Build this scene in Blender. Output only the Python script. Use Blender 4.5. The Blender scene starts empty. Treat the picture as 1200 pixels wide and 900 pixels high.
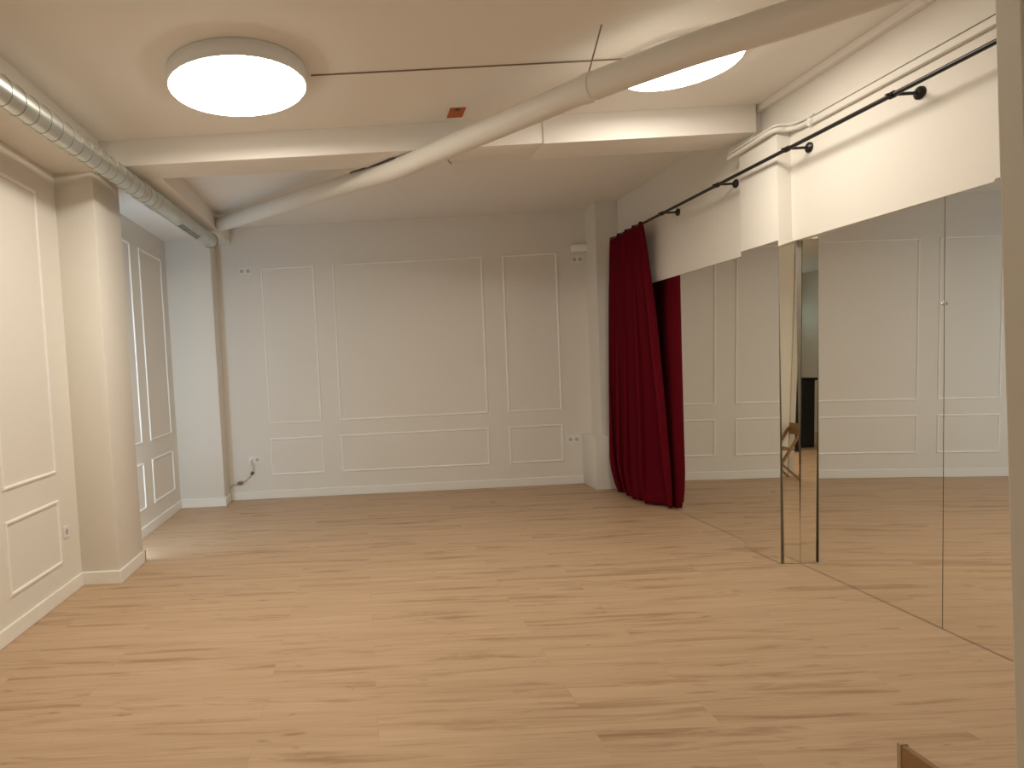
import bpy, bmesh, math, random
from mathutils import Vector, Matrix
random.seed(7)
PI = math.pi
scene = bpy.context.scene
COL = scene.collection

# ------------------------------------------------------------------ helpers
def link(o, parent=None):
    COL.objects.link(o)
    if parent is not None:
        o.parent = parent
        o.matrix_parent_inverse = parent.matrix_world.inverted() if False else Matrix.Translation(-parent.location)
    return o

def obj(name, bm, mats, parent=None, smooth=False, angle=40):
    me = bpy.data.meshes.new(name)
    bmesh.ops.recalc_face_normals(bm, faces=bm.faces)
    bm.to_mesh(me); bm.free()
    if not isinstance(mats, (list, tuple)): mats = [mats]
    for m in mats: me.materials.append(m)
    if smooth:
        for p in me.polygons: p.use_smooth = True
        me.set_sharp_from_angle(angle=math.radians(angle))
    return link(bpy.data.objects.new(name, me), parent)

def thing(name, label, cat, loc=(0, 0, 0), group=None):
    o = bpy.data.objects.new(name, None)
    o.location = loc
    o.empty_display_size = .05
    COL.objects.link(o)
    return tag(o, label, cat, group)

def tag(o, label, cat, group=None):
    o['label'] = label; o['category'] = cat
    if group: o['group'] = group
    return o

def struct(name, bm, m, smooth=False):
    o = obj(name, bm, m, None, smooth)
    o['kind'] = 'structure'
    return o

def box(bm, x0, x1, y0, y1, z0, z1, bevel=0, seg=2, mi=0):
    vs = [bm.verts.new((x, y, z)) for x in (x0, x1) for y in (y0, y1) for z in (z0, z1)]
    q = [(0, 1, 3, 2), (4, 6, 7, 5), (0, 4, 5, 1), (2, 3, 7, 6), (0, 2, 6, 4), (1, 5, 7, 3)]
    fs = [bm.faces.new([vs[i] for i in f]) for f in q]
    for f in fs: f.material_index = mi
    if bevel:
        es = list({e for f in fs for e in f.edges})
        bmesh.ops.bevel(bm, geom=es, offset=bevel, segments=seg, affect='EDGES', profile=.5)
    return bm

def B(*a, **k):
    return box(bmesh.new(), *a, **k)

def basis(d):
    d = Vector(d).normalized()
    a = Vector((0, 0, 1)) if abs(d.z) < .9 else Vector((1, 0, 0))
    u = d.cross(a).normalized()
    return u, d.cross(u).normalized()

def tube(bm, pts, r, n=16, cap=True):
    pts = [Vector(p) for p in pts]
    rings = []
    for i, p in enumerate(pts):
        d = (pts[min(i + 1, len(pts) - 1)] - pts[max(i - 1, 0)])
        u, v = basis(d)
        rr = r[i] if isinstance(r, (list, tuple)) else r
        rings.append([bm.verts.new(p + rr * (math.cos(2 * PI * k / n) * u + math.sin(2 * PI * k / n) * v)) for k in range(n)])
    for a, b in zip(rings, rings[1:]):
        for k in range(n):
            bm.faces.new((a[k], a[(k + 1) % n], b[(k + 1) % n], b[k]))
    if cap:
        bm.faces.new(rings[0][::-1]); bm.faces.new(rings[-1])
    return bm

def lathe(bm, c, axis, prof, n=32):
    """prof: list of (radius, distance along axis)"""
    c = Vector(c); d = Vector(axis).normalized(); u, v = basis(d)
    prev = None
    for r, h in prof:
        if r < 1e-6:
            ring = [bm.verts.new(c + d * h)]
        else:
            ring = [bm.verts.new(c + d * h + r * (math.cos(2 * PI * k / n) * u + math.sin(2 * PI * k / n) * v)) for k in range(n)]
        if prev:
            for k in range(n):
                a, b = prev[k % len(prev)], prev[(k + 1) % len(prev)]
                e, f = ring[(k + 1) % len(ring)], ring[k % len(ring)]
                fv = []
                for w in (a, b, e, f):
                    if w not in fv: fv.append(w)
                if len(fv) > 2: bm.faces.new(fv)
        prev = ring
    return bm

def catmull(pts, n=8):
    pts = [Vector(p) for p in pts]
    P = [pts[0] * 2 - pts[1]] + pts + [pts[-1] * 2 - pts[-2]]
    out = []
    for i in range(1, len(P) - 2):
        p0, p1, p2, p3 = P[i - 1:i + 3]
        for k in range(n):
            t = k / n
            out.append(.5 * ((2 * p1) + (p2 - p0) * t + (2 * p0 - 5 * p1 + 4 * p2 - p3) * t * t + (3 * p1 - p0 - 3 * p2 + p3) * t ** 3))
    out.append(pts[-1])
    return out

# ------------------------------------------------------------------ materials
def mat(name, col, rough=.6, metal=0, spec=.4, bump=0, bscale=60, var=0, vscale=3, sheen=0, coat=0):
    m = bpy.data.materials.new(name); m.use_nodes = True
    nt = m.node_tree; p = nt.nodes['Principled BSDF']
    p.inputs['Base Color'].default_value = (*col, 1)
    p.inputs['Roughness'].default_value = rough
    p.inputs['Metallic'].default_value = metal
    p.inputs['Specular IOR Level'].default_value = spec
    if sheen:
        p.inputs['Sheen Weight'].default_value = sheen
        p.inputs['Sheen Roughness'].default_value = .4
        p.inputs['Sheen Tint'].default_value = (1, .25, .3, 1)
    if coat: p.inputs['Coat Weight'].default_value = coat
    tc = nt.nodes.new('ShaderNodeTexCoord')
    if var:
        nz = nt.nodes.new('ShaderNodeTexNoise'); nz.inputs['Scale'].default_value = vscale
        nz.inputs['Detail'].default_value = 5
        nt.links.new(tc.outputs['Object'], nz.inputs['Vector'])
        mx = nt.nodes.new('ShaderNodeMix'); mx.data_type = 'RGBA'
        mx.inputs[6].default_value = (*[c * (1 - var) for c in col], 1)
        mx.inputs[7].default_value = (*[min(1, c * (1 + var)) for c in col], 1)
        nt.links.new(nz.outputs['Fac'], mx.inputs[0])
        nt.links.new(mx.outputs[2], p.inputs['Base Color'])
    if bump:
        nb = nt.nodes.new('ShaderNodeTexNoise'); nb.inputs['Scale'].default_value = bscale
        nb.inputs['Detail'].default_value = 4
        nt.links.new(tc.outputs['Object'], nb.inputs['Vector'])
        bn = nt.nodes.new('ShaderNodeBump'); bn.inputs['Strength'].default_value = bump
        bn.inputs['Distance'].default_value = .01
        nt.links.new(nb.outputs['Fac'], bn.inputs['Height'])
        nt.links.new(bn.outputs['Normal'], p.inputs['Normal'])
    return m

def emit(name, col, strength):
    m = bpy.data.materials.new(name); m.use_nodes = True
    nt = m.node_tree; nt.nodes.clear()
    e = nt.nodes.new('ShaderNodeEmission'); o = nt.nodes.new('ShaderNodeOutputMaterial')
    e.inputs[0].default_value = (*col, 1); e.inputs[1].default_value = strength
    nt.links.new(e.outputs[0], o.inputs[0])
    return m

def floor_mat():
    m = bpy.data.materials.new('oak_laminate'); m.use_nodes = True
    nt = m.node_tree; L = nt.links; N = nt.nodes.new
    p = nt.nodes['Principled BSDF']
    tc = N('ShaderNodeTexCoord')
    br = N('ShaderNodeTexBrick')
    br.offset = .37; br.inputs['Scale'].default_value = 1
    br.inputs['Brick Width'].default_value = 1.38; br.inputs['Row Height'].default_value = .193
    br.inputs['Mortar Size'].default_value = .0012; br.inputs['Mortar Smooth'].default_value = .2
    br.inputs['Color1'].default_value = (0, 0, 0, 1); br.inputs['Color2'].default_value = (1, 1, 1, 1)
    br.inputs['Mortar'].default_value = (.5, .5, .5, 1)
    L.new(tc.outputs['Object'], br.inputs['Vector'])
    # shift the grain on every board
    sep = N('ShaderNodeSeparateColor'); L.new(br.outputs['Color'], sep.inputs[0])
    off = N('ShaderNodeCombineXYZ')
    mul = N('ShaderNodeMath'); mul.operation = 'MULTIPLY'; mul.inputs[1].default_value = 17.3
    L.new(sep.outputs[0], mul.inputs[0]); L.new(mul.outputs[0], off.inputs[0]); L.new(mul.outputs[0], off.inputs[2])
    add = N('ShaderNodeVectorMath'); add.operation = 'ADD'
    L.new(tc.outputs['Object'], add.inputs[0]); L.new(off.outputs[0], add.inputs[1])
    def noise(sx, sy, det, dist=0, rough=.55):
        mp = N('ShaderNodeMapping'); mp.inputs['Scale'].default_value = (sx, sy, 1)
        L.new(add.outputs[0], mp.inputs['Vector'])
        n = N('ShaderNodeTexNoise'); n.inputs['Scale'].default_value = 1
        n.inputs['Detail'].default_value = det; n.inputs['Distortion'].default_value = dist
        n.inputs['Roughness'].default_value = rough
        L.new(mp.outputs[0], n.inputs['Vector'])
        return n
    def ramp(src, a, b, ca, cb):
        r = N('ShaderNodeValToRGB')
        r.color_ramp.elements[0].position = a; r.color_ramp.elements[1].position = b
        r.color_ramp.elements[0].color = (*ca, 1); r.color_ramp.elements[1].color = (*cb, 1)
        L.new(src, r.inputs[0]); return r
    def mix(fac, a, b, mode='MIX', f=None):
        x = N('ShaderNodeMix'); x.data_type = 'RGBA'; x.blend_type = mode
        if fac is not None: L.new(fac, x.inputs[0])
        else: x.inputs[0].default_value = f
        for s, q in ((a, 6), (b, 7)):
            if isinstance(s, tuple): x.inputs[q].default_value = (*s, 1)
            else: L.new(s, x.inputs[q])
        return x.outputs[2]
    base = ramp(noise(1.1, 16, 6, .3).outputs['Fac'], .30, .72, (.50, .338, .208), (.595, .42, .272)).outputs[0]
    fine = ramp(noise(3, 130, 3).outputs['Fac'], .25, .75, (.88, .86, .84), (1.07, 1.07, 1.07)).outputs[0]
    c = mix(None, base, fine, 'MULTIPLY', .8)
    tone = ramp(sep.outputs[0], 0, 1, (.985, .98, .975), (1.01, 1.01, 1.01)).outputs[0]
    c = mix(None, c, tone, 'MULTIPLY', 1)
    streak = ramp(noise(1.0, 12, 6, .9, .66).outputs['Fac'], .525, .69, (1, 1, 1), (.60, .50, .42)).outputs[0]
    c = mix(None, c, streak, 'MULTIPLY', .9)
    knot = ramp(noise(3.0, 15, 3, 1.2).outputs['Fac'], .66, .76, (1, 1, 1), (.60, .48, .40)).outputs[0]
    c = mix(None, c, knot, 'MULTIPLY', .9)
    c = mix(br.outputs['Fac'], c, (.45, .315, .21))
    L.new(c, p.inputs['Base Color'])
    p.inputs['Roughness'].default_value = .46
    p.inputs['Specular IOR Level'].default_value = .35
    bn = N('ShaderNodeBump'); bn.inputs['Strength'].default_value = .25; bn.inputs['Distance'].default_value = .001
    bn.invert = True
    L.new(br.outputs['Fac'], bn.inputs['Height']); L.new(bn.outputs['Normal'], p.inputs['Normal'])
    return m

PAINT = mat('cream_wall_paint', (.81, .77, .70), .62, spec=.3, bump=.04, bscale=90)
CEIL = mat('ceiling_paint', (.89, .855, .80), .7, spec=.2, bump=.08, bscale=5)
TRIMW = mat('white_trim_paint', (.92, .90, .86), .38, spec=.45)
SKIRT = mat('white_skirting', (.88, .86, .80), .34, spec=.5)
FLOOR = floor_mat()
GALV = mat('galvanised_steel', (.66, .68, .64), .36, metal=1, var=.14, vscale=9, bump=.05, bscale=30)
SEAM = mat('dark_duct_seam', (.30, .30, .27), .5, metal=.6)
PIPE = mat('white_painted_pipe', (.80, .765, .70), .5, spec=.35)
LAMPW = mat('white_lamp_housing', (.86, .86, .86), .4)
DIFF = emit('lamp_diffuser', (1.0, .925, .80), 17.0)
DIFF2 = emit('lamp_diffuser_dimmer', (1.0, .925, .80), 13.0)
REAR_FILL = emit('rear_fill_emitter', (1.0, .88, .69), 30.0)  # emission of the added fill lamp behind the opening
ASSUMED_COOL = emit('assumed_cool_emitter', (.58, .80, 1.0), 4.3)  # emission of the assumed light behind the left pillar
BLACK = mat('black_metal', (.018, .015, .014), .35, metal=.3, spec=.5)
MIRROR = mat('mirror_silver', (.93, .925, .885), .0, metal=1)
EDGE = mat('bronze_glass_edge', (.24, .21, .14), .2, spec=.6)
VELVET = mat('crimson_velvet', (.128, .0035, .0105), .7, spec=.06, sheen=0, bump=.08, bscale=220)
SOCKET = mat('white_socket_plastic', (.86, .84, .80), .3, spec=.5)
HOLE = mat('socket_recess', (.52, .49, .45), .5)
GREYP = mat('pale_cable_sleeve', (.66, .62, .55), .5)
DARKC = mat('dark_cable', (.10, .075, .055), .5)
CABLE = mat('brown_grey_cable', (.26, .20, .15), .55)
ORANGE = mat('terracotta_patch', (.50, .13, .04), .7, var=.25, vscale=40)
WOOD = mat('brown_chair_wood', (.30, .165, .065), .45, var=.2, vscale=12)
OAKTOP = mat('oak_table_top', (.46, .32, .21), .45, var=.12, vscale=10)
CHROME = mat('polished_chrome', (.9, .9, .9), .08, metal=1)
TEAL = mat('teal_grey_wall', (.035, .11, .125), .6)
DARKF = mat('black_counter_front', (.02, .02, .022), .4)
JAMB = mat('door_frame_paint', (.66, .62, .53), .45)
WALLB = mat('beige_back_room_wall', (.62, .55, .45), .6)

# ------------------------------------------------------------------ room dimensions
XL, XR, YB, ZC = -2.143, 2.971, 7.623, 3.234
Y1A, Y1B, X1 = 4.68, 5.20, -1.862        # left pillar
X2, Y2 = -1.630, 7.31                    # back left pillar
ZB = 3.05                                # underside of the beams
XS = -1.455                              # face of the boxed beam along the left wall
YF = 1.0                                 # studio face of the front wall
YR = -3.6                                # far wall of the room behind

# ------------------------------------------------------------------ shell
struct('floor', B(-3.2, 3.6, YR - .1, YB + .2, -.08, 0), FLOOR)
struct('ceiling', B(XL - .2, XR + .2, YF - .25, YB + .2, ZC, ZC + .1), CEIL)
struct('wall_left', B(XL - .2, XL, YF - .25, YB + .2, 0, ZC), PAINT)
struct('wall_back', B(XL, XR, YB, YB + .2, 0, ZC), PAINT)
bm = bmesh.new()
box(bm, XR, XR + .25, YF - .25, YB + .2, 2.215, ZC)
box(bm, XR + .09, XR + .25, YF - .25, YB + .2, 0, 2.22)
box(bm, XR, XR + .1, 7.19, YB + .1, 0, 2.22)
box(bm, XR, XR + .1, YF - .25, 1.08, 0, 2.22)
struct('wall_right', bm, PAINT)
# front wall with the wide opening the picture is taken through
JX = .995
bm = bmesh.new()
box(bm, JX + .05, XR + .05, YF - .25, YF, 0, ZC)
box(bm, XL, -1.0, YF - .25, YF, 0, ZC)
box(bm, -1.0, JX + .06, YF - .25, YF, 2.88, ZC)
struct('wall_front', bm, PAINT)
struct('wall_left_pillar', B(XL - .02, X1, Y1A, Y1B, 0, ZB + .01, bevel=.012), PAINT, True)
struct('wall_back_left_pillar', B(XL - .02, X2, Y2, YB + .02, 0, ZB + .01, bevel=.006), PAINT, True)
bm = bmesh.new()
box(bm, XL - .15, -1.80, YF - .1, Y1A + .05, ZB - .028, ZC + .05, bevel=.022, seg=5)
box(bm, XL - .02, XS, Y1A + .02, YB + .02, ZB, ZC + .02, bevel=.008)
struct('trim_left_soffit', bm, CEIL, True)
# cross beam with a short stepped section
bm = bmesh.new()
box(bm, XL, 1.392, Y1A, 5.02, ZB - .004, ZC + .02, bevel=.008)
box(bm, 1.39, 2.905, Y1A - .012, 5.02, ZB - .012, ZC + .02, bevel=.008)
box(bm, 2.90, XR + .02, 4.73, 5.02, 2.99, ZC + .02)
struct('trim_cross_beam', bm, CEIL, True)
# right pillar: a shallow pier, mirrored below
XP, YP0, YP1 = 2.878, 4.415, 4.84
struct('wall_right_pillar', B(XP, XR + .09, YP0, YP1, 0, 3.0, bevel=.004), PAINT, True)
# boxing in the far right corner
bm = bmesh.new()
box(bm, 2.605, XR + .01, 7.20, YB + .02, 0, .60, bevel=.006)
box(bm, 2.72, XR + .01, 7.30, YB + .02, .59, ZC)
struct('wall_back_right_pillar', bm, PAINT, True)
# narrow ledge along the top of the right wall
struct('trim_right_ledge', B(2.925, XR + .02, YF - .1, 4.81, 3.19, ZC + .02, bevel=.006), CEIL, True)

# skirting
def skirt(name, segs):
    bm = bmesh.new()
    for (x0, x1, y0, y1) in segs: box(bm, x0, x1, y0, y1, 0, .098, bevel=.004, seg=1)
    return struct(name, bm, SKIRT)
T = .015
skirt('baseboard_left', [(XL - .01, XL + T, YF, Y1A - T)])
skirt('baseboard_left_pillar', [(XL - .01, X1 + T, Y1A - T, Y1A + .01), (X1 - .01, X1 + T, Y1A, Y1B + T), (XL - .01, X1 + T, Y1B - .01, Y1B + T)])
skirt('baseboard_left_rear', [(XL - .01, XL + T, Y1B + T, Y2 - T)])
skirt('baseboard_back_left_pillar', [(XL - .01, X2 + T, Y2 - T, Y2 + .01), (X2 - .01, X2 + T, Y2, YB - T)])
skirt('baseboard_back', [(X2 + T, 2.605, YB - T, YB + .01)])

# wall mouldings
PROF = [(0, 0), (.001, .004), (.006, .010), (.012, .011), (.018, .010), (.023, .004), (.024, 0)]
NT = [0]
def moulding(side, a0, a1, z0, z1):
    NT[0] += 1
    bm = bmesh.new(); loops = []
    for off, h in PROF:
        c = [(a0 + off, z0 + off), (a1 - off, z0 + off), (a1 - off, z1 - off), (a0 + off, z1 - off)]
        if side == 'back': loops.append([bm.verts.new((a, YB - h, z)) for a, z in c])
        else: loops.append([bm.verts.new((XL + h, a, z)) for a, z in c])
    for l, m in zip(loops, loops[1:]):
        for k in range(4): bm.faces.new((l[k], l[(k + 1) % 4], m[(k + 1) % 4], m[k]))
    struct('trim_%d' % NT[0], bm, TRIMW)
for a0, a1 in ((-1.118, -.482), (-.270, 1.503), (1.735, 2.382)):
    moulding('back', a0, a1, .895, 2.752)
    moulding('back', a0, a1, .278, .726)
for a0, a1 in ((1.55, 3.48), (3.715, 4.385), (5.45, 6.150), (6.395, 7.112)):
    moulding('left', a0, a1, .885, 2.822)
    moulding('left', a0, a1, .250, .702)

# door frame at the right edge
def plumb(bm):
    for v in bm.verts: v.co.x += .010 - .0256 * (v.co.z - 1.5)      # the frame leans a little
    return bm
struct('door_1', plumb(B(JX, JX + .06, YF - .030, YF + .012, 0, 2.89, bevel=.004)), JAMB)
struct('trim_door_reveal', plumb(B(JX + .012, JX + .06, YF - .27, YF - .03, 0, 2.89)), JAMB)

# ------------------------------------------------------------------ the room behind the opening (seen only in the mirror strips)
struct('wall_rear_room_back', B(-3.2, 3.6, YR - .1, YR, 0, 3.05), TEAL)
struct('wall_rear_room_left', B(-3.2, -3.1, YR, YF - .25, 0, 3.05), WALLB)
struct('wall_rear_room_right', B(3.5, 3.6, YR, YF - .25, 0, 3.05), WALLB)
struct('ceiling_rear_room', B(-3.2, 3.6, YR - .1, YF - .25, 3.05, 3.15), CEIL)

# ------------------------------------------------------------------ ceiling lamps
def ceiling_lamp(x, y, label, R=.384, th=.090, z=ZC, dm=None):
    t = thing('ceiling_lamp', label, 'ceiling lamp', (x, y, z), 'round ceiling lamps')
    bm = lathe(bmesh.new(), (x, y, z), (0, 0, -1), [(.0, 0), (R + .006, 0), (R + .011, .006), (R + .011, th - .006), (R + .007, th), (R, th), (R, th - .006), (0, th - .006)], 64)
    obj('housing', bm, LAMPW, t, True, 50)
    bm = lathe(bmesh.new(), (x, y, z - th + .001), (0, 0, -1), [(R, 0), (R, .005), (R - .004, .009), (R - .02, .011), (0, .012)], 64)
    obj('diffuser', bm, dm or DIFF, t, True, 60)
    return t
ceiling_lamp(-.618, 3.755, 'round white drum ceiling lamp in full view near the metal duct')
ceiling_lamp(1.985, 3.915, 'round ceiling lamp partly hidden behind the white diagonal pipe', .333, .032, dm=DIFF2)

# ------------------------------------------------------------------ spiral duct
A, Bp = Vector((-1.690, 3.25, 2.954)), Vector((-1.525, 6.90, 2.948))
D = (Bp - A).normalized(); S = A - D * 1.9
u, v = basis(D)
length = (Bp - S).length
def duct_r(s): return .064 + .011 * s / length
t = thing('ventilation_duct', 'galvanised spiral ventilation duct under the ceiling along left wall', 'duct', S)
bm = bmesh.new(); n = 40
tube(bm, [S + D * length * k / n for k in range(n + 1)], [duct_r(length * k / n) for k in range(n + 1)], 32, cap=False)
obj('duct_body', bm, GALV, t, True)
bm = bmesh.new(); pts = []
pitch = .122; k = 0
while True:
    s = k / 24 * pitch
    if s > length * .72: break
    a = 2 * PI * k / 24
    pts.append(S + D * s + (duct_r(s) + .0004) * (math.cos(a) * u + math.sin(a) * v)); k += 1
tube(bm, pts, .0024, 6)
obj('spiral_seam', bm, SEAM, t, True)
for s in (length * .645, length * .700):
    bm = bmesh.new(); r = duct_r(s)
    tube(bm, [S + D * s, S + D * (s + .012), S + D * (s + .05), S + D * (s + .062)], [r, r + .006, r + .006, r], 32, cap=False)
    obj('coupling', bm, GALV, t, True)
bm = bmesh.new(); r = duct_r(length)
tube(bm, [Bp - D * .012, Bp - D * .008, Bp + D * .004, Bp + D * .004, Bp - D * .05], [r, r + .006, r + .006, r - .004, r - .006], 32, cap=False)
obj('end_collar', bm, SEAM, t, True)
bm = lathe(bmesh.new(), Bp - D * .05, D, [(0, 0), (r - .006, 0)], 32)
obj('end_cap', bm, GALV, t)
# grille low on the side of the duct
s0 = length * .80; g0, g1 = S + D * s0, S + D * (s0 + .62)
side = (Vector((.35, -.1, -1)) - D * Vector((.35, -.1, -1)).dot(D)).normalized(); w = D.cross(side).normalized()
def obox(bm, c, a, b, h, la, lb, lh):
    vs = [bm.verts.new(c + a * la * i + b * lb * j + h * lh * q) for i in (-1, 1) for j in (-1, 1) for q in (-1, 1)]
    for f in [(0, 1, 3, 2), (4, 6, 7, 5), (0, 4, 5, 1), (2, 3, 7, 6), (0, 2, 6, 4), (1, 5, 7, 3)]: bm.faces.new([vs[i] for i in f])
gc = (g0 + g1) / 2 + side * (duct_r(s0) + .002)
bm = bmesh.new()
for sg in (-1, 1):
    obox(bm, gc + w * sg * .032, D, w, side, .310, .006, .006)
    obox(bm, gc + D * sg * .304, D, w, side, .007, .038, .006)
fr = obj('vent_grille', bm, GALV, t)
bm = bmesh.new()
for i in range(12): obox(bm, gc + D * (-.264 + .048 * i), D, w, side, .014, .027, .003)
obj('grille_slats', bm, SEAM, fr)
fr.children[0].matrix_parent_inverse = Matrix.Identity(4)

# ------------------------------------------------------------------ diagonal white pipe
P = [(-1.452, 6.96, 3.125), (-.927, 6.346, 3.075), (-.331, 5.647, 3.035), (.02, 5.236, 3.005), (.345, 4.855, 2.975), (.70, 4.44, 2.985), (1.021, 4.063, 2.992), (1.357, 3.67, 3.002), (1.685, 3.285, 2.99), (1.878, 3.059, 2.968), (2.13, 2.764, 2.94), (2.965, 1.786, 2.90)]
t = thing('ceiling_pipe', 'thick white painted pipe running diagonally under the ceiling and beam', 'pipe', P[0])
cp = catmull(P, 10)
obj('pipe_body', tube(bmesh.new(), cp, [.0735 if p.y > 3.7 else .0765 for p in cp], 32), PIPE, t, True)
C0 = Vector((1.357, 3.67, 3.002)); d = Vector((.523, -.609, -.012)).normalized()
bm = tube(bmesh.new(), [C0 - d * .03, C0 - d * .027, C0 + d * .027, C0 + d * .03], [.075, .081, .081, .075], 32, cap=False)
obj('pipe_clamp', bm, PIPE, t, True)
bm = tube(bmesh.new(), [C0 + Vector((0, 0, .078)), Vector((1.354, 3.452, ZC))], .0045, 8)
obj('hanger_rod', bm, CABLE, t, True)

# cables and small ceiling fittings
bm = tube(bmesh.new(), catmull([(-.20, 3.835, ZC - .004), (.35, 3.842, ZC - .004), (.9, 3.846, ZC - .004), (1.478, 3.85, ZC - .004), (1.66, 3.845, ZC - .004), (1.70, 3.82, ZC - .004)], 8), .0042, 8)
tag(obj('lamp_cable', bm, CABLE, None, True), 'thin brown cable along the ceiling between the two round lamps', 'cable')
pp = [q + Vector((-.037, -.040, .060)) for q in cp if .0 < q.x < .40]
pp[-1] = pp[-1] + Vector((.02, .015, -.004)); pp[0] = pp[0] + Vector((.012, .014, -.006))
bm = tube(bmesh.new(), catmull(pp, 4), .0065, 8)
tag(obj('dark_cable', bm, DARKC, None, True), 'short dark cable lying along top of the white pipe behind beam', 'cable')
t = thing('junction_patch', 'small orange terracotta square in the ceiling before the beam', 'ceiling patch', (.753, 4.52, ZC))
obj('patch_plate', B(.700, .808, 4.435, 4.600, ZC - .004, ZC + .001), ORANGE, t)
obj('bracket_stub', B(.738, .768, 4.445, 4.475, ZC - .010, ZC - .003, bevel=.003), DARKC, t)
bm = tube(bmesh.new(), catmull([(.735, 4.86, 3.05), (.735, 4.86, 3.02), (.742, 4.855, 3.005), (.755, 4.85, 2.995), (.752, 4.85, 2.985)], 6), .0035, 8)
tag(obj('ceiling_hook', bm, CABLE, None, True), 'tiny hook hanging under the cross beam', 'hook')

# ------------------------------------------------------------------ white conduit along the right wall
t = thing('cable_conduit', 'white conduit along right wall above the black rod, bending round pillar', 'conduit', (XR, YF, 2.93))
bm = B(XR - .028, XR + .003, YF, 4.20, 2.908, 2.950, bevel=.006)
obj('straight_trunking', bm, PIPE, t, True)
pts = catmull([(2.952, 4.17, 2.932), (2.950, 4.27, 2.933), (2.925, 4.37, 2.945), (2.862, 4.40, 2.955), (2.850, 4.50, 2.952), (2.853, 4.70, 2.945), (2.856, 4.93, 2.94)], 8)
obj('bent_conduit', tube(bmesh.new(), pts, .0165, 16), PIPE, t, True)
pts = catmull([(2.955, 4.17, 2.965), (2.95, 4.28, 2.968), (2.93, 4.37, 2.978), (2.865, 4.40, 2.985), (2.858, 4.50, 2.982), (2.86, 4.90, 2.975)], 8)
obj('thin_conduit', tube(bmesh.new(), pts, .009, 12), PIPE, t, True)
bm = tube(bmesh.new(), [(XR - .004, YF, 2.962), (XR - .004, 4.19, 2.962)], .004, 8)
obj('thin_cable', bm, CABLE, t, True)
for y in (4.20, 2.62):
    obj('clip', B(XR - .032, XR + .002, y - .012, y + .012, 2.904, 2.954, bevel=.004), SOCKET, t)

# ------------------------------------------------------------------ curtain rod
RX, RZ = 2.825, 2.776
t = thing('curtain_rod', 'long black metal curtain rod on round wall brackets above the mirrors', 'curtain rod', (RX, YF, RZ))
obj('rod', tube(bmesh.new(), [(RX, YF + .02, RZ), (RX, 7.06, RZ)], .0125, 20), BLACK, t, True)
bm = lathe(bmesh.new(), (RX, 7.05, RZ), (0, 1, 0), [(.0125, 0), (.018, .004), (.02, .02), (.018, .036), (0, .042)], 20)
obj('finial', bm, BLACK, t, True)
for y in (3.415, 4.232, 5.038, 5.938):
    br = obj('bracket', lathe(bmesh.new(), (XR, y, RZ + .003), (-1, 0, 0), [(0, -.002), (.033, 0), (.033, .010), (.024, .019), (.013, .024), (.0085, .034), (.0085, .125)], 24), BLACK, t, True)
    bm = bmesh.new()
    tube(bm, [(RX, y - .016, RZ), (RX, y - .014, RZ), (RX, y + .014, RZ), (RX, y + .016, RZ)], [.012, .0185, .0185, .012], 20)
    tube(bm, [(RX - .012, y, RZ), (RX - .034, y, RZ + .002)], [.010, .007], 12)
    c = obj('clamp', bm, BLACK, br, True)
    c.matrix_parent_inverse = Matrix.Identity(4)

# ------------------------------------------------------------------ curtain
NU, NV = 180, 64
def cur(s, h):
    """s 0 = end nearest the camera, 1 = far end; h 0 = hem, 1 = top"""
    k = 1 - h
    y0 = 6.33 - .21 * k ** 1.1
    y1 = 7.13 - .03 * k
    tuck = max(0, 1 - h / .14) ** 1.7
    y1 -= .12 * tuck
    y = y0 + (y1 - y0) * s
    ph = 2 * PI * (4.3 * s + .16 * math.sin(2.0 * k + 4 * s) + .10 * k) + .6
    amp = .026 + .098 * k ** .7 * (1 - .45 * tuck)
    x = RX - .015 * k - amp * math.sin(ph) * (.8 + .2 * math.sin(5 * s + 1))
    x += .008 * math.sin(2 * PI * 9 * s + 2) * h ** 1.5
    x += .012 * math.sin(2 * PI * (7.7 * s + .5 * k) + .5) * k
    y += (.012 + .050 * k ** .5 * (1 - .5 * tuck)) * math.cos(ph)
    # the near leading edge swings out towards the mirror, the middle bellies into the room
    x += .15 * k ** .8 * max(0, 1 - s / .34) ** 1.2
    x -= .060 * k ** 1.4 * math.exp(-((s - .62) / .30) ** 2) * (1 - .8 * tuck)
    z = .012 + (RZ + .020 - .012) * h
    if h < .02: z += .010 * max(0, math.sin(ph))
    lim = 2.938
    if x > lim - .03: x = lim - .03 + .03 * math.tanh((x - lim + .03) / .03)
    return Vector((x, y, z))
bm = bmesh.new()
G = [[bm.verts.new(cur(i / NU, j / NV)) for i in range(NU + 1)] for j in range(NV + 1)]
for j in range(NV):
    for i in range(NU): bm.faces.new((G[j][i], G[j][i + 1], G[j + 1][i + 1], G[j + 1][i]))
cu = obj('curtain', bm, VELVET, None, True, 180)
sm = cu.modifiers.new('thick', 'SOLIDIFY'); sm.thickness = .005; sm.offset = 0
tag(cu, 'dark red velvet curtain hanging in folds from the black rod', 'curtain')

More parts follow.
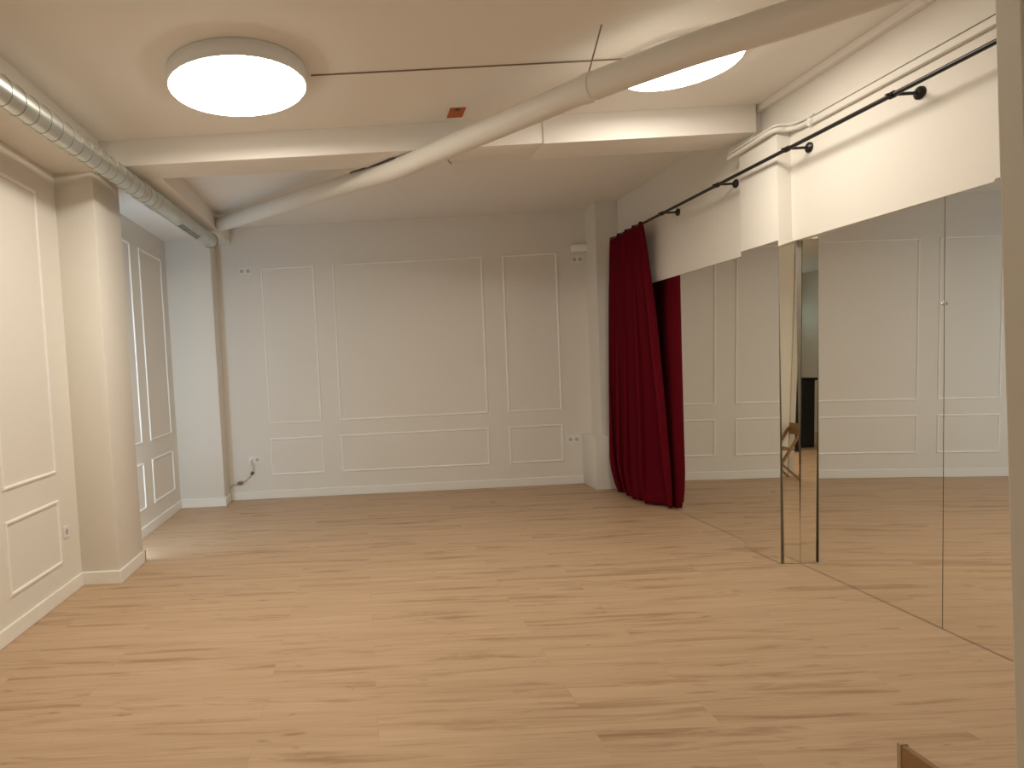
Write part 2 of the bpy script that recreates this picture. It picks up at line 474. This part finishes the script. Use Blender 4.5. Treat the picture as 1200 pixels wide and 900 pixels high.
# ------------------------------------------------------------------ mirrors
ZM = 2.227
def mirror(bm, label):
    o = obj('mirror', bm, [MIRROR, EDGE])
    tag(o, label, 'mirror', 'frameless mirror panels on the right wall')
    return o
def pane_x(x, y0, y1, yaw=0, lean=0, yp=None, th=.005):
    """upright pane facing -x, hung a touch out of true like the real ones"""
    bm = B(0, th, y0, y1, .003, ZM, mi=1)
    for f in bm.faces:
        if f.calc_center_median().x < 1e-5: f.material_index = 0
    c = Vector((0, y0 if yp is None else yp, 1.1))
    R = Matrix.Rotation(math.radians(-yaw), 3, 'Z') @ Matrix.Rotation(math.radians(lean), 3, 'Y')
    for v in bm.verts: v.co = R @ (v.co - c) + c + Vector((x, 0, 0))
    return bm
mirror(pane_x(XR - .006, YP1 + .005, 7.185, 0, .75), 'wide frameless mirror on right wall beside the red curtain')
mirror(pane_x(XP - .014, YP0 - .002, YP1, 0, .65), 'narrow frameless mirror on the room face of the right pillar')
mirror(pane_x(XR - .006, 3.291, YP0 - .013, 1.5, .7, 3.29), 'large frameless mirror right of the mirrored pillar, left of the glinting seam')
mirror(pane_x(XR - .006, 1.10, 3.287, 1.7, .7, 3.29), 'frameless mirror cut off by the door frame at right edge')
# slim strip on the pillar front, a touch out of square
tilt = math.tan(math.radians(3.3))
bm = bmesh.new()
x0, x1 = XP - .004, XR + .012
ya, yb = YP0 - .0045, YP0 - .0045 - (x1 - x0) * tilt
vs = [bm.verts.new(c) for c in ((x0, ya, .003), (x1, yb, .003), (x1, YP0 - .0005, .003), (x0, YP0 - .0005, .003), (x0, ya, ZM), (x1, yb, ZM), (x1, YP0 - .0005, ZM), (x0, YP0 - .0005, ZM))]
for k, f in enumerate([(0, 1, 5, 4), (1, 2, 6, 5), (2, 3, 7, 6), (3, 0, 4, 7), (0, 3, 2, 1), (4, 5, 6, 7)]):
    bm.faces.new([vs[i] for i in f]).material_index = 0 if k == 0 else 1
mirror(bm, 'slim mirror strip on the camera-facing side of the right pillar')
bm = lathe(bmesh.new(), (XR - .005, 3.289, 1.68), (-1, 0, 0), [(0, 0), (.009, 0), (.009, .004), (.007, .008), (.004, .011), (0, .012)], 20)  # chrome button added to imitate a lamp glint on the mirror's bevelled edge
tag(obj('seam_glint', bm, CHROME, None, True), 'tiny chrome button added for the bright glint on the seam between two right mirrors', 'clip')

# ------------------------------------------------------------------ wall sockets
def socket(name, n, place, label, single_z=None, w=.082, gap=.0, plug=False):
    """place(a, h, d) -> world point: a along the wall, h up, d out of the wall"""
    def slab(bm, a0, a1, h0, h1, d0, d1):
        vs = [bm.verts.new(place(a, h, d)) for a in (a0, a1) for h in (h0, h1) for d in (d0, d1)]
        fs = [bm.faces.new([vs[i] for i in f]) for f in [(0, 1, 3, 2), (4, 6, 7, 5), (0, 4, 5, 1), (2, 3, 7, 6), (0, 2, 6, 4), (1, 5, 7, 3)]]
        bmesh.ops.bevel(bm, geom=list({e for f in fs for e in f.edges}), offset=.0018, segments=2, affect='EDGES')
    t = thing(name, label, 'socket', place(0, 0, 0), 'white wall sockets')
    W = n * w
    bm = bmesh.new(); slab(bm, -W / 2, W / 2, -.041, .041, -.001, .009)
    obj('faceplate', bm, SOCKET, t, True)
    nrm = (place(0, 0, 1) - place(0, 0, 0)).normalized()
    for i in range(n):
        a = -W / 2 + w * (i + .5)
        bm = lathe(bmesh.new(), place(a, 0, .009), nrm, [(.0225, 0), (.0225, .0016), (.0195, .0016), (.0195, .0004), (0, .0004)], 24)
        o = obj('socket_well', bm, HOLE if not plug or i else SOCKET, t, True)
    return t
def back_wall(x, z): return lambda a, h, d: Vector((x + a, YB - d, z + h))
def left_wall(y, z): return lambda a, h, d: Vector((XL + d, y + a, z + h))
socket('wall_socket', 1, left_wall(4.468, .455), 'single white socket low on left wall beside the near pillar')
sk = socket('wall_socket', 2, back_wall(-1.318, .478), 'double white socket with a plug and cord, low beside back left pillar', plug=True, w=.072)
socket('wall_socket', 2, back_wall(2.50, .535), 'double white socket low on back wall beside the red curtain', w=.075)
socket('wall_socket', 2, back_wall(-1.30, 2.722), 'double white socket high on back wall near the duct end', w=.075)
socket('wall_socket', 2, back_wall(2.615, 2.655), 'double white socket high on back wall under the white box', w=.065)
# plug and cord trailing to the pillar
c = thing('power_cord', 'pale power cord from the plugged double socket, with two dark blobs', 'cord', (-1.355, YB, .47))
bm = lathe(bmesh.new(), (-1.354, YB - .009, .485), (0, -1, 0), [(.019, 0), (.019, .018), (.014, .034), (0, .036)], 20)
obj('plug', bm, SOCKET, c, True)
pts = catmull([(-1.354, YB - .035, .472), (-1.335, YB - .03, .40), (-1.335, YB - .02, .34), (-1.39, YB - .02, .275), (-1.46, YB - .02, .225), (-1.53, YB - .022, .205), (-1.60, YB - .02, .19), (-1.628, YB - .03, .14)], 8)
obj('lead', tube(bmesh.new(), pts, .008, 10), GREYP, c, True)
for p, d, r, l in (((-1.35, YB - .022, .322), (-.6, 0, -.6), .017, .05), ((-1.50, YB - .024, .211), (-1, 0, -.12), .020, .075)):
    p, d = Vector(p), Vector(d).normalized()
    bm = lathe(bmesh.new(), p - d * l / 2, d, [(0, 0), (r * .7, .004), (r, l * .3), (r, l * .7), (r * .7, l - .004), (0, l)], 16)
    obj('cord_connector', bm, DARKC if l < .06 else CABLE, c, True)
# white box high on the back wall
t = thing('wall_box', 'small white box high on back wall left of the red curtain', 'wall box', (2.63, YB, 2.77))
obj('box_body', B(2.535, 2.728, YB - .05, YB + .001, 2.735, 2.825, bevel=.006), SOCKET, t, True)
obj('box_lid', B(2.543, 2.720, YB - .056, YB - .049, 2.743, 2.817, bevel=.003), TRIMW, t, True)

# ------------------------------------------------------------------ folding chair by the door frame
CX, CY0, CY1 = 1.10, YF + .035, 1.333
t = thing('folding_chair', 'brown wooden folding chair by the door frame, only its backrest corner in view', 'chair', (CX, CY0, 0))
obj('backrest', B(CX, CX + .013, CY0, CY1, .515, .650, bevel=.002), WOOD, t)
obj('backrest_edge', B(CX - .0015, CX + .0145, CY1 - .010, CY1 + .001, .513, .652, bevel=.001), OAKTOP, t)
bm = bmesh.new()
for k in range(5): box(bm, CX + .10 + .062 * k, CX + .155 + .062 * k, CY0 + .03, CY1 - .03, .352, .370, bevel=.003)
obj('seat', bm, WOOD, t)
for y in (CY0 + .020, CY1 - .020):
    bm = bmesh.new()
    for a, b in (((CX + .009, .60), (CX + .36, 0)),):
        vs = [bm.verts.new((x + dx, y + dy, z)) for x, z in (a, b) for dx in (-.004, .028) for dy in (-.009, .009)]
        for f in [(0, 1, 3, 2), (4, 6, 7, 5), (0, 4, 5, 1), (2, 3, 7, 6), (0, 2, 6, 4), (1, 5, 7, 3)]: bm.faces.new([vs[i] for i in f])
    obj('leg', bm, WOOD, t)
for y in (CY0 + .040, CY1 - .040):
    bm = bmesh.new()
    a, b = (CX + .40, .355), (CX + .02, 0)
    vs = [bm.verts.new((x + dx, y + dy, z)) for x, z in (a, b) for dx in (-.004, .028) for dy in (-.009, .009)]
    for f in [(0, 1, 3, 2), (4, 6, 7, 5), (0, 4, 5, 1), (2, 3, 7, 6), (0, 2, 6, 4), (1, 5, 7, 3)]: bm.faces.new([vs[i] for i in f])
    obj('leg', bm, WOOD, t)
obj('stretcher', B(CX + .26, CX + .28, CY0 + .02, CY1 - .02, .14, .16), WOOD, t)

# things of the room behind, seen in the mirror strips
t = thing('reception_counter', 'dark counter in room behind, reflected in the slim mirror strip', 'counter', (-.6, -1.2, 0))
obj('counter_front', B(-1.5, .25, -1.5, -1.05, 0, 1.06, bevel=.01), DARKF, t)
obj('counter_top', B(-1.54, .29, -1.53, -1.02, 1.06, 1.10, bevel=.005), DARKF, t)
t = thing('wall_light', 'bright cool white strip light in room behind, reflected in mirror strip', 'light', (-1.2, YR, 2.2))
obj('lamp_body', B(-2.9, 3.3, YR, YR + .05, 2.12, 2.30, bevel=.01), LAMPW, t)
obj('lamp_tube', B(-2.85, 3.25, YR + .045, YR + .07, 2.15, 2.27), emit('cool_tube', (.65, .92, 1), 3), t)

ceiling_lamp(1.9, -1.4, 'round warm fill lamp added out of view in the room behind the opening', z=3.05, dm=REAR_FILL)  # added unseen fill, lifts the studio ceiling, front floor and jamb

# assumed unseen cool light on the left pillar's rear face, for the bluish cast
t = thing('assumed_light_panel', 'assumed cool white light panel added on the hidden rear side of left pillar', 'light', (-2.0, Y1B, 1.4))
bm = bmesh.new()
for a in ((-2.125, -2.105, .10, 2.5), (-1.90, -1.88, .10, 2.5), (-2.125, -1.88, .08, .10), (-2.125, -1.88, 2.5, 2.52)):
    box(bm, a[0], a[1], Y1B - .001, Y1B + .02, a[2], a[3])
obj('frame', bm, TRIMW, t)  # surround of the assumed panel
obj('pane', B(-2.106, -1.899, Y1B - .001, Y1B + .012, .10, 2.5), ASSUMED_COOL, t)  # glowing face of the assumed panel, not a window

# ------------------------------------------------------------------ world and camera
w = bpy.data.worlds.new('world'); scene.world = w; w.use_nodes = True
w.node_tree.nodes['Background'].inputs[0].default_value = (.9, .85, .8, 1)
w.node_tree.nodes['Background'].inputs[1].default_value = .02

yaw, pitch, roll = -.012, -.048, .051
cyw, syw = math.cos(yaw), math.sin(yaw)
fwd = Vector((syw * math.cos(pitch), cyw * math.cos(pitch), math.sin(pitch)))
r = Vector((cyw, -syw, 0)); up = r.cross(fwd)
cr, sr = math.cos(roll), math.sin(roll)
r2 = cr * r - sr * up; u2 = sr * r + cr * up
cam = bpy.data.cameras.new('camera'); co = bpy.data.objects.new('camera', cam); COL.objects.link(co)
M = Matrix((r2, u2, -fwd)).transposed().to_4x4(); M.translation = Vector((0, 0, 1.5))
co.matrix_world = M
cam.sensor_width = 36; cam.lens = 36 * 750 / 1200
cam.shift_x = (600 - 414.65) / 1200; cam.shift_y = (468.9 - 450) / 1200
cam.clip_start = .02
scene.camera = co

vs = scene.view_settings
vs.view_transform = 'Standard'; vs.look = 'None'; vs.gamma = 1; vs.use_curve_mapping = False
vs.exposure = .94
